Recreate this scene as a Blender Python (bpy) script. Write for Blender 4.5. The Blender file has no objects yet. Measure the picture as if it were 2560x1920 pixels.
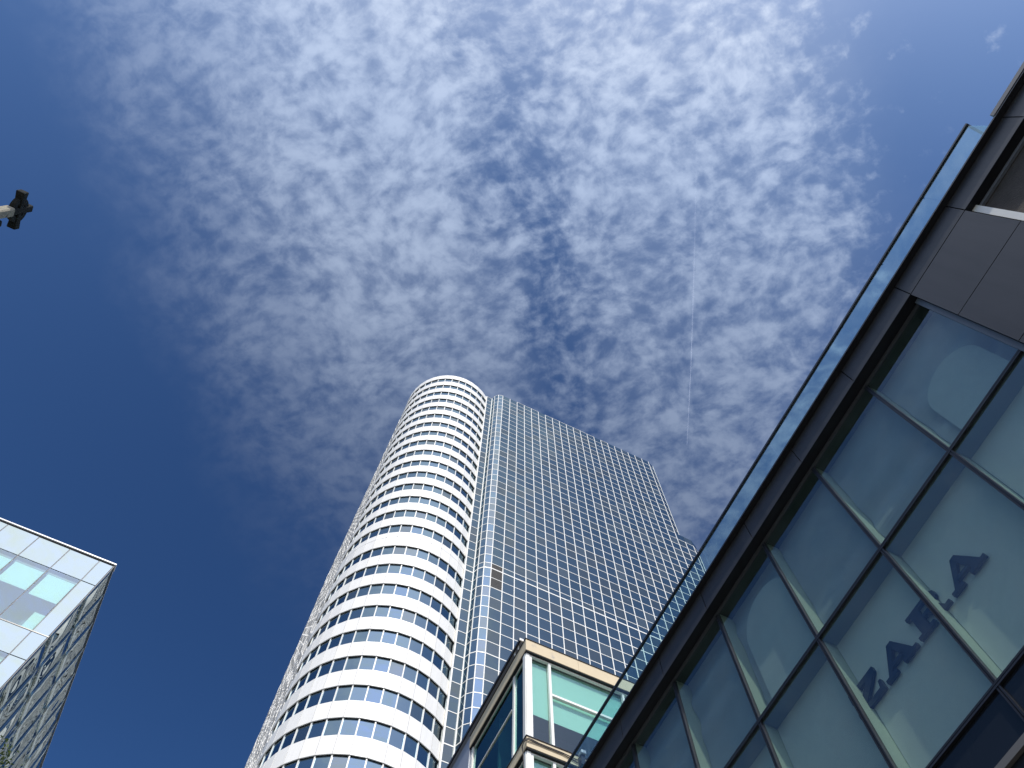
import bpy, bmesh, math, random
from mathutils import Vector, Matrix

random.seed(7)
C = bpy.context.scene
COL = C.collection
PI = math.pi

# ------------------------------------------------------------------ camera
EYE = 1.6
R = [[0.9024153209847465, -0.4307177709095692, 0.011348580293988048],
     [0.4128079381057977, 0.8567460678551501, -0.3091533300024094],
     [0.12343498162529552, 0.2836694855592169, 0.950944492740629]]
camd = bpy.data.cameras.new('camera')
cam = bpy.data.objects.new('camera', camd)
COL.objects.link(cam)
M = Matrix.Identity(4)
for r in range(3):
    M[r][0] = R[0][r]
    M[r][1] = -R[1][r]
    M[r][2] = -R[2][r]
    M[r][3] = (0, 0, EYE)[r]
cam.matrix_world = M
camd.sensor_width = 36
camd.lens = 27.85
camd.clip_start = 0.05
camd.clip_end = 60000
C.camera = cam

# ------------------------------------------------------------------ light
SUN_EL, SUN_AZ = math.radians(45), math.radians(13)      # azimuth measured from -Y towards -X
sdir = Vector((-math.sin(SUN_AZ) * math.cos(SUN_EL), -math.cos(SUN_AZ) * math.cos(SUN_EL), math.sin(SUN_EL)))
sl = bpy.data.lights.new('sun', 'SUN')
sl.energy = 3.9
sl.angle = math.radians(0.53)
sl.color = (1.0, 0.95, 0.86)
so = bpy.data.objects.new('sun', sl)
COL.objects.link(so)
so.rotation_euler = (-sdir).to_track_quat('-Z', 'Y').to_euler()
so.location = (0, 0, 60)

C.view_settings.view_transform = 'Standard'
C.view_settings.look = 'None'
C.view_settings.gamma = 1
C.view_settings.exposure = 0.0
C.view_settings.use_curve_mapping = False


class G:
    """tiny helper for shader graphs"""
    def __init__(s, tree):
        s.t = tree
        s.n = tree.nodes
        s.l = tree.links

    def new(s, typ, **kw):
        nd = s.n.new(typ)
        for a, b in kw.items():
            setattr(nd, a, b)
        return nd

    def put(s, sock, v):
        if isinstance(v, bpy.types.NodeSocket):
            s.l.new(v, sock)
        elif v is not None:
            try:
                sock.default_value = v
            except Exception:
                sock.default_value = (*v, 1.0)

    def math(s, op, a, b=None, c=None, clamp=False):
        nd = s.new('ShaderNodeMath', operation=op, use_clamp=clamp)
        s.put(nd.inputs[0], a)
        if b is not None:
            s.put(nd.inputs[1], b)
        if c is not None:
            s.put(nd.inputs[2], c)
        return nd.outputs[0]

    def step(s, x, a, b, lo=0.0, hi=1.0):
        nd = s.new('ShaderNodeMapRange', interpolation_type='SMOOTHSTEP')
        s.put(nd.inputs['Value'], x)
        nd.inputs['From Min'].default_value = a
        nd.inputs['From Max'].default_value = b
        nd.inputs['To Min'].default_value = lo
        nd.inputs['To Max'].default_value = hi
        return nd.outputs['Result']

    def noise(s, vec, scale, detail=4, rough=0.55, dist=0.0, out='Fac', dim='3D'):
        nd = s.new('ShaderNodeTexNoise', noise_dimensions=dim)
        if vec is not None:
            s.l.new(vec, nd.inputs['Vector'])
        nd.inputs['Scale'].default_value = scale
        nd.inputs['Detail'].default_value = detail
        nd.inputs['Roughness'].default_value = rough
        nd.inputs['Distortion'].default_value = dist
        return nd.outputs[out]

    def mixc(s, f, a, b, typ='MIX'):
        nd = s.new('ShaderNodeMix', data_type='RGBA', blend_type=typ)
        s.put(nd.inputs[0], f)
        s.put(nd.inputs[6], a)
        s.put(nd.inputs[7], b)
        return nd.outputs[2]

    def xyz(s, x, y, z):
        nd = s.new('ShaderNodeCombineXYZ')
        s.put(nd.inputs[0], x)
        s.put(nd.inputs[1], y)
        s.put(nd.inputs[2], z)
        return nd.outputs[0]


# ------------------------------------------------------------------ sky
W = bpy.data.worlds.new('World')
C.world = W
W.use_nodes = True
g = G(W.node_tree)
g.n.clear()
sky = g.new('ShaderNodeTexSky', sky_type='NISHITA')
sky.sun_disc = False
sky.sun_elevation = SUN_EL
sky.sun_rotation = math.radians(180) + SUN_AZ
sky.air_density = 1.0
sky.dust_density = 3.0
sky.ozone_density = 4.0
sky.altitude = 50
tc = g.new('ShaderNodeTexCoord')
sep = g.new('ShaderNodeSeparateXYZ')
g.l.new(tc.outputs['Generated'], sep.inputs[0])
dx, dy, dz = sep.outputs
zc = g.math('MAXIMUM', dz, 0.06)
px = g.math('DIVIDE', dx, zc)
py = g.math('DIVIDE', dy, zc)
# cloud layer coordinates: u runs across the cloud band, w along it
u = g.math('ADD', g.math('MULTIPLY', g.math('ADD', px, 0.574), 0.777), g.math('MULTIPLY', g.math('SUBTRACT', py, 0.12), -0.629))
w = g.math('ADD', g.math('MULTIPLY', px, 0.629), g.math('MULTIPLY', py, 0.777))
P = g.xyz(u, w, 3.7)
warp = g.new('ShaderNodeTexNoise', noise_dimensions='3D')
g.l.new(P, warp.inputs['Vector'])
warp.inputs['Scale'].default_value = 7
warp.inputs['Detail'].default_value = 4
wv = g.new('ShaderNodeVectorMath', operation='SUBTRACT')
g.l.new(warp.outputs['Color'], wv.inputs[0])
wv.inputs[1].default_value = (0.5, 0.5, 0.5)
ws = g.new('ShaderNodeVectorMath', operation='SCALE')
g.l.new(wv.outputs[0], ws.inputs[0])
ws.inputs['Scale'].default_value = 0.05
wp = g.new('ShaderNodeVectorMath', operation='ADD')
g.l.new(P, wp.inputs[0])
g.l.new(ws.outputs[0], wp.inputs[1])
PW = wp.outputs[0]
mp = g.new('ShaderNodeMapping')
g.l.new(PW, mp.inputs['Vector'])
mp.inputs['Rotation'].default_value = (0, 0, math.radians(-72))
mp.inputs['Scale'].default_value = (0.88, 1.18, 1.0)
PR = mp.outputs[0]
big = g.noise(PW, 3.4, 2, 0.5)
cell = g.noise(PR, 35, 1.3, 0.55)
mid = g.noise(PR, 74, 3, 0.6)
fine = g.noise(PW, 170, 4, 0.65)
# wobbling band edges
ue = g.math('ADD', u, g.math('MULTIPLY', g.math('SUBTRACT', g.noise(P, 7, 5, 0.6), 0.5), 0.16))
left = g.step(ue, -0.05, 0.30)
right = g.step(g.math('SUBTRACT', ue, g.step(w, -0.05, -0.60, 0.0, 0.5)), 1.00, 0.80)
gap = g.math('MULTIPLY', g.math('MULTIPLY', g.step(ue, 0.40, 0.50), g.step(ue, 0.60, 0.51)), g.step(w, -0.22, 0.08))
low = g.step(w, 0.05, 0.62)
thick = g.math('MULTIPLY', g.step(ue, 0.08, 0.30), g.step(ue, 0.54, 0.38))
thr = g.math('ADD', 0.06, g.math('MULTIPLY', gap, -0.19))
thr = g.math('ADD', thr, g.math('MULTIPLY', g.math('SUBTRACT', big, 0.5), 0.42))
thr = g.math('ADD', thr, g.math('MULTIPLY', thick, 0.05))
thr = g.math('ADD', thr, g.math('MULTIPLY', g.math('SUBTRACT', right, 1.0), 0.60))
body = g.math('ADD', g.math('MULTIPLY', g.math('SUBTRACT', cell, 0.5), 1.32), g.math('MULTIPLY', g.math('SUBTRACT', mid, 0.5), 0.80))
body = g.math('ADD', body, g.math('MULTIPLY', g.math('SUBTRACT', fine, 0.5), 0.30))
dens = g.math('MULTIPLY', g.step(g.math('ADD', body, thr), -0.38, 0.56), 0.76)
veil = g.math('ADD', 0.17, g.math('MULTIPLY', thick, 0.08))
veil = g.math('MULTIPLY', g.math('MULTIPLY', veil, right), g.math('SUBTRACT', 1.0, g.math('MULTIPLY', gap, 0.8)))
dens = g.math('ADD', dens, g.math('MULTIPLY', veil, g.math('SUBTRACT', 1.0, dens)))
leftside = g.step(ue, 0.62, 0.34)
fade = g.math('SUBTRACT', 1.0, g.math('MULTIPLY', low, g.math('ADD', 0.34, g.math('MULTIPLY', leftside, 0.46))))
dens = g.math('MULTIPLY', g.math('MULTIPLY', dens, left), fade)
farfade = g.step(dz, 0.03, 0.30)
dens = g.math('MULTIPLY', dens, farfade)
# cloud brightness rises towards the sun (forward scattering)
dt = g.new('ShaderNodeVectorMath', operation='DOT_PRODUCT')
g.l.new(tc.outputs['Generated'], dt.inputs[0])
dt.inputs[1].default_value = sdir
cs = g.math('MAXIMUM', dt.outputs['Value'], 0.0)
fw = g.math('ADD', g.math('ADD', 0.22, g.math('MULTIPLY', cs, 0.95)), g.math('MULTIPLY', g.math('POWER', cs, 9.0), 0.8))
cc = g.new('ShaderNodeVectorMath', operation='SCALE')
g.l.new(g.mixc(g.step(cs, 0.66, 0.98), (0.62, 0.75, 1.0, 1), (0.94, 0.97, 1.0, 1)), cc.inputs[0])
g.l.new(fw, cc.inputs['Scale'])
SKY_STRENGTH = 0.10
# deeper blue away from the sun, as a phone camera records it; soft-limited so the horizon stays natural
s1 = g.new('ShaderNodeVectorMath', operation='SCALE')
g.l.new(sky.outputs[0], s1.inputs[0])
s1.inputs['Scale'].default_value = SKY_STRENGTH
gm = g.new('ShaderNodeGamma')
g.l.new(s1.outputs[0], gm.inputs['Color'])
gm.inputs['Gamma'].default_value = 2.1
m1 = g.new('ShaderNodeVectorMath', operation='MULTIPLY')
g.l.new(gm.outputs[0], m1.inputs[0])
m1.inputs[1].default_value = (6.9, 7.1, 5.5)
m2 = g.new('ShaderNodeVectorMath', operation='MULTIPLY_ADD')
g.l.new(m1.outputs[0], m2.inputs[0])
m2.inputs[1].default_value = (0.55, 0.50, 0.30)
m2.inputs[2].default_value = (1, 1, 1)
m3 = g.new('ShaderNodeVectorMath', operation='DIVIDE')
g.l.new(m1.outputs[0], m3.inputs[0])
g.l.new(m2.outputs[0], m3.inputs[1])
gam = g.new('ShaderNodeVectorMath', operation='SCALE')
g.l.new(m3.outputs[0], gam.inputs[0])
gam.inputs['Scale'].default_value = 1 / SKY_STRENGTH
cs2 = g.new('ShaderNodeVectorMath', operation='SCALE')
g.l.new(cc.outputs[0], cs2.inputs[0])
cs2.inputs['Scale'].default_value = 1 / SKY_STRENGTH
skyc = g.mixc(dens, gam.outputs[0], cs2.outputs[0])
bg = g.new('ShaderNodeBackground')
g.l.new(skyc, bg.inputs['Color'])
bg.inputs['Strength'].default_value = SKY_STRENGTH
wo = g.new('ShaderNodeOutputWorld')
g.l.new(bg.outputs[0], wo.inputs['Surface'])
W.cycles.sampling_method = 'MANUAL'
W.cycles.sample_map_resolution = 1024

# ------------------------------------------------------------------ materials
MATS = {}


def mat(name, build):
    if name not in MATS:
        m = bpy.data.materials.new(name)
        m.use_nodes = True
        gg = G(m.node_tree)
        gg.n.clear()
        out = gg.new('ShaderNodeOutputMaterial')
        sh = build(gg)
        gg.l.new(sh, out.inputs['Surface'])
        MATS[name] = m
    return MATS[name]


def paint(name, col, rough=0.5, spec=0.4, var=0.06, scale=1.5, metal=0.0, bump=0.0, bscale=40, streak=0.0, dirt=None):
    def b(gg):
        geo = gg.new('ShaderNodeNewGeometry')
        pos = geo.outputs['Position']
        n = gg.noise(pos, scale, 6, 0.6)
        oi = gg.new('ShaderNodeObjectInfo')
        v = gg.math('ADD', gg.math('MULTIPLY', gg.math('SUBTRACT', n, 0.5), var * 3), gg.math('MULTIPLY', gg.math('SUBTRACT', oi.outputs['Random'], 0.5), var))
        f = gg.math('ADD', v, 1.0)
        if streak:
            mpn = gg.new('ShaderNodeMapping')
            gg.l.new(pos, mpn.inputs['Vector'])
            mpn.inputs['Scale'].default_value = (2.5, 2.5, 0.25)
            st = gg.noise(mpn.outputs[0], 1.6, 6, 0.65)
            f = gg.math('MULTIPLY', f, gg.step(st, 0.25, 0.6, 1.0 - streak, 1.0))
        c = gg.new('ShaderNodeVectorMath', operation='SCALE')
        c.inputs[0].default_value = col
        gg.put(c.inputs['Scale'], f)
        cout = c.outputs[0]
        if dirt:
            dn = gg.noise(pos, dirt[1], 7, 0.7)
            cout = gg.mixc(gg.step(dn, dirt[2], dirt[3]), cout, (*dirt[0], 1))
        p = gg.new('ShaderNodeBsdfPrincipled')
        gg.l.new(cout, p.inputs['Base Color'])
        p.inputs['Roughness'].default_value = rough
        p.inputs['Specular IOR Level'].default_value = spec
        p.inputs['Metallic'].default_value = metal
        if bump:
            bn = gg.new('ShaderNodeBump')
            bn.inputs['Strength'].default_value = bump
            bn.inputs['Distance'].default_value = 0.02
            gg.l.new(gg.noise(pos, bscale, 6, 0.6), bn.inputs['Height'])
            gg.l.new(bn.outputs[0], p.inputs['Normal'])
        return p.outputs[0]
    return mat(name, b)


def wavy(gg, scale, dist, strength=1.0, stretch=(1, 1, 1), detail=1.5):
    geo = gg.new('ShaderNodeNewGeometry')
    oi = gg.new('ShaderNodeObjectInfo')
    mpn = gg.new('ShaderNodeMapping')
    gg.l.new(geo.outputs['Position'], mpn.inputs['Vector'])
    mpn.inputs['Scale'].default_value = stretch
    ofs = gg.xyz(gg.math('MULTIPLY', oi.outputs['Random'], 37.0), gg.math('MULTIPLY', oi.outputs['Random'], 11.0), 0.0)
    gg.l.new(ofs, mpn.inputs['Location'])
    n = gg.noise(mpn.outputs[0], scale, detail, 0.5)
    bn = gg.new('ShaderNodeBump')
    bn.inputs['Strength'].default_value = strength
    bn.inputs['Distance'].default_value = dist
    gg.l.new(n, bn.inputs['Height'])
    return bn.outputs[0]


def mirror_glass(name, refl, base, fac, scale=0.55, dist=0.012, rough=0.0, stretch=(1, 1, 1), detail=1.5):
    def b(gg):
        nrm = wavy(gg, scale, dist, stretch=stretch, detail=detail)
        gl = gg.new('ShaderNodeBsdfGlossy')
        gl.inputs['Color'].default_value = (*refl, 1)
        gl.inputs['Roughness'].default_value = rough
        gg.l.new(nrm, gl.inputs['Normal'])
        df = gg.new('ShaderNodeBsdfDiffuse')
        df.inputs['Color'].default_value = (*base, 1)
        fr = gg.new('ShaderNodeFresnel')
        fr.inputs['IOR'].default_value = 1.5
        f = gg.math('ADD', fac, gg.math('MULTIPLY', fr.outputs[0], 1 - fac), clamp=True)
        mx = gg.new('ShaderNodeMixShader')
        gg.put(mx.inputs[0], f)
        gg.l.new(df.outputs[0], mx.inputs[1])
        gg.l.new(gl.outputs[0], mx.inputs[2])
        return mx.outputs[0]
    return mat(name, b)


def clear_glass(name, tint, fac, refl=(1, 1, 1), scale=0.8, dist=0.002, dust=0.0):
    def b(gg):
        nrm = wavy(gg, scale, dist)
        gl = gg.new('ShaderNodeBsdfGlossy')
        gl.inputs['Color'].default_value = (*refl, 1)
        gl.inputs['Roughness'].default_value = 0.0
        gg.l.new(nrm, gl.inputs['Normal'])
        tr = gg.new('ShaderNodeBsdfTransparent')
        tr.inputs['Color'].default_value = (*tint, 1)
        fr = gg.new('ShaderNodeFresnel')
        fr.inputs['IOR'].default_value = 1.5
        f = gg.math('ADD', fac, gg.math('MULTIPLY', fr.outputs[0], 1 - fac), clamp=True)
        gb_ = gg.new('ShaderNodeNewGeometry')
        f = gg.math('MULTIPLY', f, gg.math('SUBTRACT', 1.0, gb_.outputs['Backfacing']))
        mx = gg.new('ShaderNodeMixShader')
        gg.put(mx.inputs[0], f)
        gg.l.new(tr.outputs[0], mx.inputs[1])
        gg.l.new(gl.outputs[0], mx.inputs[2])
        if not dust:
            return mx.outputs[0]
        geo = gg.new('ShaderNodeNewGeometry')
        sp = gg.noise(geo.outputs['Position'], 26, 5, 0.7)
        sp2 = gg.noise(geo.outputs['Position'], 1.3, 5, 0.65)
        df = gg.new('ShaderNodeBsdfDiffuse')
        df.inputs['Color'].default_value = (0.45, 0.47, 0.45, 1)
        ff = gg.math('ADD', gg.step(sp, 0.70, 0.78, 0, 0.5), gg.step(sp2, 0.35, 0.75, 0.0, dust))
        m2 = gg.new('ShaderNodeMixShader')
        gg.put(m2.inputs[0], ff)
        gg.l.new(mx.outputs[0], m2.inputs[1])
        gg.l.new(df.outputs[0], m2.inputs[2])
        return m2.outputs[0]
    return mat(name, b)


WHITE = paint('white_aluminium', (0.79, 0.775, 0.725), 0.42, 0.4, 0.035, 0.4, streak=0.07)
FRAMEW = paint('white_frame_paint', (0.76, 0.75, 0.69), 0.4, 0.4, 0.02, 0.5)
DARKCORE = paint('dark_core', (0.02, 0.022, 0.025), 0.8, 0.2, 0.02)
LOUVRE = paint('louvre_metal', (0.040, 0.038, 0.034), 0.5, 0.3, 0.05)
def tower_glass(tag_, fac):
    return [mirror_glass('tower_glass' + tag_, (0.54, 0.73, 0.84), (0.006, 0.012, 0.020), fac, 0.16, 0.024, 0.0, (1, 1, 1.8), 2.5),
            mirror_glass('tower_glass_grey' + tag_, (0.60, 0.70, 0.72), (0.014, 0.020, 0.026), fac, 0.16, 0.024, 0.0, (1, 1, 1.8), 2.5),
            mirror_glass('tower_glass_blind' + tag_, (0.62, 0.72, 0.74), (0.030, 0.040, 0.048), fac, 0.16, 0.024, 0.0, (1, 1, 1.8), 2.5)]


TG = tower_glass('', 0.28) + tower_glass('_slab', 0.125)
GREYPANEL = paint('anthracite_panel', (0.036, 0.035, 0.036), 0.40, 0.42, 0.12, 0.9, streak=0.28, dirt=((0.11, 0.105, 0.10), 16, 0.70, 0.82))
BLACKSOFFIT = paint('black_soffit', (0.010, 0.011, 0.014), 0.5, 0.3, 0.1)
DARKFRAME = paint('dark_window_frame', (0.018, 0.019, 0.023), 0.35, 0.5, 0.08)
GREYFRAME = paint('grey_window_frame', (0.16, 0.18, 0.21), 0.4, 0.5, 0.05)
COPING = paint('grey_coping', (0.14, 0.135, 0.13), 0.45, 0.4, 0.08)
SIGNWALL = paint('white_interior_wall', (0.74, 0.75, 0.71), 0.7, 0.2, 0.05, 1.2)
FINP = paint('pale_fin_paint', (0.52, 0.56, 0.45), 0.6, 0.2, 0.03)
LETTER = paint('black_letter', (0.015, 0.018, 0.035), 0.35, 0.5, 0.05)
SHOPGLASS = clear_glass('shop_glass', (0.78, 0.85, 0.83), 0.10, (0.8, 0.88, 0.95), 0.5, 0.002, dust=0.035)
RAILGLASS = clear_glass('balustrade_glass', (0.80, 0.93, 0.94), 0.08, (0.75, 0.92, 1.0), 0.6, 0.003, dust=0.05)
CREAM = paint('cream_stone', (0.60, 0.50, 0.34), 0.75, 0.2, 0.06, 2.0, bump=0.15, bscale=30, dirt=((0.40, 0.36, 0.30), 2.6, 0.56, 0.80))
BLIND = paint('roller_blind', (0.74, 0.78, 0.74), 0.8, 0.1, 0.02, 0.6)
GREENGLASS = clear_glass('green_glass', (0.72, 0.87, 0.83), 0.06, (0.9, 1, 1))
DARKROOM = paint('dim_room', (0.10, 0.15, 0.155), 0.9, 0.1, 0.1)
ROOMLIT = paint('room_fitting', (0.5, 0.55, 0.5), 0.8, 0.1, 0.05)
METAL = paint('grey_blue_metal', (0.36, 0.38, 0.42), 0.35, 0.5, 0.05, metal=0.2)
CABLE = paint('grey_cable', (0.07, 0.065, 0.06), 0.6, 0.3, 0.1)
STONE = paint('weathered_stone', (0.30, 0.275, 0.21), 0.9, 0.2, 0.15, 5, bump=0.6, bscale=30, dirt=((0.10, 0.095, 0.08), 6, 0.55, 0.7))
STONEDARK = paint('soot_black_stone', (0.030, 0.032, 0.030), 0.95, 0.1, 0.2, 6, bump=0.7, bscale=30, dirt=((0.075, 0.07, 0.055), 7, 0.6, 0.75))
OPAL = mirror_glass('pale_spandrel_glass', (0.70, 0.79, 0.72), (0.16, 0.19, 0.175), 0.42, 0.4, 0.006)
VISION = clear_glass('vision_glass', (0.78, 0.92, 0.88), 0.22, (0.74, 0.86, 0.83), 0.4, 0.004)
MIRRORSIDE = mirror_glass('warped_mirror_glass', (0.58, 0.64, 0.63), (0.03, 0.038, 0.04), 0.62, 0.50, 0.16, 0.0, (1, 1.0, 0.8), 1.2)
SEAM = paint('grey_seam', (0.10, 0.10, 0.11), 0.5, 0.4, 0.05)
BRIGHTCAP = paint('pale_metal_cap', (0.66, 0.67, 0.68), 0.35, 0.5, 0.03)
PAVE = paint('pavement', (0.28, 0.27, 0.25), 0.85, 0.2, 0.1, 0.8, bump=0.2)
ASPHALT = paint('asphalt', (0.05, 0.05, 0.052), 0.9, 0.2, 0.15, 2, bump=0.3)
BARK = paint('bark', (0.10, 0.075, 0.05), 0.9, 0.1, 0.2, 8, bump=0.8, bscale=25)


# ------------------------------------------------------------------ object helpers
def me_obj(name, me, parent=None, loc=(0, 0, 0), rotz=0.0, rot=None):
    o = bpy.data.objects.new(name, me)
    COL.objects.link(o)
    L = Vector(loc)
    if parent is not None:
        o.parent = parent
        L = L - world_of(parent)
    o.location = L
    o.rotation_euler = rot if rot else (0, 0, rotz)
    o['_w'] = [float(a) for a in (L if parent is None else L + world_of(parent))]
    return o


def world_of(o):
    return Vector(o['_w'])


def thing(name, label, cat, loc=(0, 0, 0), group=None):
    o = bpy.data.objects.new(name, None)
    COL.objects.link(o)
    o.location = loc
    o['_w'] = [float(a) for a in loc]
    o['label'] = label
    o['category'] = cat
    if group:
        o['group'] = group
    return o


class MB:
    def __init__(s):
        s.v, s.f, s.m = [], [], []

    def quad(s, a, b, c, d, mi=0):
        i = len(s.v)
        s.v += [a, b, c, d]
        s.f.append((i, i + 1, i + 2, i + 3))
        s.m.append(mi)

    def hexa(s, p, mi=0):
        i = len(s.v)
        s.v += [tuple(q) for q in p]
        for f in ((0, 3, 2, 1), (4, 5, 6, 7), (0, 1, 5, 4), (1, 2, 6, 5), (2, 3, 7, 6), (3, 0, 4, 7)):
            s.f.append(tuple(i + k for k in f))
            s.m.append(mi)

    def box(s, x0, x1, y0, y1, z0, z1, mi=0):
        s.hexa([(x0, y0, z0), (x1, y0, z0), (x1, y1, z0), (x0, y1, z0), (x0, y0, z1), (x1, y0, z1), (x1, y1, z1), (x0, y1, z1)], mi)

    def wallbox(s, a, b, z0, z1, t_out, t_in, mi=0, ext=0.0):
        """box along the plan segment a->b; outward is to the right of a->b"""
        ax, ay = a
        bx_, by_ = b
        L = math.hypot(bx_ - ax, by_ - ay)
        tx, ty = (bx_ - ax) / L, (by_ - ay) / L
        nx, ny = ty, -tx
        ax -= tx * ext
        ay -= ty * ext
        bx_ += tx * ext
        by_ += ty * ext
        q = [(ax + nx * t_out, ay + ny * t_out), (bx_ + nx * t_out, by_ + ny * t_out), (bx_ - nx * t_in, by_ - ny * t_in), (ax - nx * t_in, ay - ny * t_in)]
        s.hexa([(x, y, z0) for x, y in q] + [(x, y, z1) for x, y in q], mi)

    def prism(s, poly, z0, z1, mi=0):
        i = len(s.v)
        n = len(poly)
        s.v += [(x, y, z0) for x, y in poly] + [(x, y, z1) for x, y in poly]
        s.f.append(tuple(i + k for k in reversed(range(n))))
        s.f.append(tuple(i + n + k for k in range(n)))
        s.m += [mi, mi]
        for k in range(n):
            s.f.append((i + k, i + (k + 1) % n, i + n + (k + 1) % n, i + n + k))
            s.m.append(mi)

    def tube(s, pts, r, n=8, mi=0):
        rings = []
        for k, p in enumerate(pts):
            p = Vector(p)
            a = Vector(pts[max(k - 1, 0)])
            b = Vector(pts[min(k + 1, len(pts) - 1)])
            t = (b - a).normalized()
            up = Vector((0, 0, 1)) if abs(t.z) < 0.9 else Vector((1, 0, 0))
            x = t.cross(up).normalized()
            y = x.cross(t)
            rr = r[k] if isinstance(r, (list, tuple)) else r
            ring = []
            for j in range(n):
                an = 2 * PI * j / n
                ring.append(len(s.v))
                s.v.append(tuple(p + x * math.cos(an) * rr + y * math.sin(an) * rr))
            rings.append(ring)
        for k in range(len(rings) - 1):
            for j in range(n):
                s.f.append((rings[k][j], rings[k][(j + 1) % n], rings[k + 1][(j + 1) % n], rings[k + 1][j]))
                s.m.append(mi)
        s.f.append(tuple(rings[0][::-1]))
        s.f.append(tuple(rings[-1]))
        s.m += [mi, mi]

    def mesh(s, name, mats, origin=(0, 0, 0), smooth=False):
        me = bpy.data.meshes.new(name)
        ox, oy, oz = origin
        me.from_pydata([(x - ox, y - oy, z - oz) for x, y, z in s.v], [], s.f)
        mats = mats if isinstance(mats, (list, tuple)) else [mats]
        for m in mats:
            me.materials.append(m)
        if len(mats) > 1:
            me.polygons.foreach_set('material_index', s.m)
        bm = bmesh.new()
        bm.from_mesh(me)
        bmesh.ops.recalc_face_normals(bm, faces=bm.faces)
        bm.to_mesh(me)
        bm.free()
        if smooth:
            for p in me.polygons:
                p.use_smooth = True
        me.update()
        return me

    def obj(s, name, mats, parent=None, loc=None, smooth=False, kind=None):
        """vertices are in world coordinates; the origin goes to loc or the first vertex"""
        if loc is None:
            loc = s.v[0]
        o = me_obj(name, s.mesh(name, mats, loc, smooth), parent, loc)
        if kind:
            o['kind'] = kind
        return o


def proj(p):
    x, y, z = p[0], p[1], p[2] - EYE
    c = [R[i][0] * x + R[i][1] * y + R[i][2] * z for i in range(3)]
    if c[2] <= 0.01:
        return None
    return (1280 + 1980 * c[0] / c[2], 960 + 1980 * c[1] / c[2])


def shown(p, w, h):
    """rough size in the picture, 0 when outside it or behind the shop; only used to choose which pieces are single objects"""
    q = proj(p)
    if not q:
        return 0
    x, y = q
    if x < -20 or x > 2580 or y < -20 or y > 1940:
        return 0
    if x > 2417 - 0.6265 * (y - 314) + 50:
        return 0
    if x > 1315 and y > 1597 + 0.41 * (x - 1315) + 20:
        return 0
    return w * h / (p[0] ** 2 + p[1] ** 2 + p[2] ** 2)


# ------------------------------------------------------------------ ground
b = MB()
b.box(-3000, 3000, -3000, 3000, -0.5, 0.0)
o = b.obj('ground', PAVE, None, (0, 0, 0))
o['kind'] = 'structure'
b = MB()
b.box(-6.2, 4.2, -300, 12.8, -0.10, 0.004)
o = b.obj('road', ASPHALT, None, (0, 0, 0))
o['kind'] = 'structure'
for x in (-6.2, 4.2):
    b = MB()
    b.box(x - 0.07, x + 0.07, -300, 12.8, 0.0, 0.12)
    o = b.obj('kerb', COPING, None, (x, 0, 0))
    o['kind'] = 'structure'
b = MB()
for i in range(40):
    b.box(-1.05, -0.95, -150 + i * 4, -148 + i * 4, 0.004, 0.008)
o = b.obj('road_marking', FRAMEW, None, (-1, 0, 0))
o['kind'] = 'structure'

# ------------------------------------------------------------------ the round-ended office tower
K = 0.4573                       # metres per survey unit


def T(x, y):
    return (x * K, y * K)


def TZ(z):
    return z * K + EYE


tower = thing('office_tower', 'tall tower with white banded round end and mirrored blue glass grid face', 'skyscraper', (20 * K, 125 * K, 0))
rows = []                        # (z_low, z_high, is_window_row, thin)
z = 313.8
for i in range(32):
    rows.append((z - 4.177, z, i % 2 == 1, False))
    z -= 4.177
rows.append((177.75, z, False, True))
z = 177.75
i = 32
while z > -3.4:
    z2 = max(z - 4.277, -3.4)
    rows.append((z2, z, i % 2 == 1, False))
    z = z2
    i += 1
NR = len(rows)
STEP = 247.2
V = [39.55 + 3.283 * i for i in range(22)]
main = [(x, 100.0) for x in V]
leftbay = [(36.05, 103.28), (36.65, 101.63), (37.80, 100.48)]      # rounded left corner of the glass wall
rightup = [(111.28, 101.0), (112.55, 103.2), (112.95, 106.0)]
rightlow = [(111.77, 100.0), (115.02, 100.12), (117.6, 101.4), (119.0, 103.8), (119.4, 106.8)]
strip = [(33.45, 103.28), (36.05, 103.28)]
CX, CY, CR = 22.84, 118.32, 18.10
cyl = [(CX + CR * math.cos(math.radians(-53.2 - 9.12 * k)), CY + CR * math.sin(math.radians(-53.2 - 9.12 * k))) for k in range(15)]
FLX = cyl[-1][0]

pane_cache = {}


def slab(name, w, h, t, m):
    key = (name, round(w, 3), round(h, 3), t, m.name)
    if key not in pane_cache:
        b = MB()
        b.box(-w / 2, w / 2, -t, 0, -h / 2, h / 2)
        pane_cache[key] = b.mesh(name, m)
    return pane_cache[key]


def seg_frame(a, b):
    """midpoint, length and z-rotation so that local -Y looks outward (right of a->b)"""
    L = math.hypot(b[0] - a[0], b[1] - a[1])
    ang = math.atan2(b[1] - a[1], b[0] - a[0])
    return ((a[0] + b[0]) / 2, (a[1] + b[1]) / 2), L, ang


def choose_mat():
    r = random.random()
    return 0 if r < 0.70 else (1 if r < 0.88 else 2)


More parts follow.
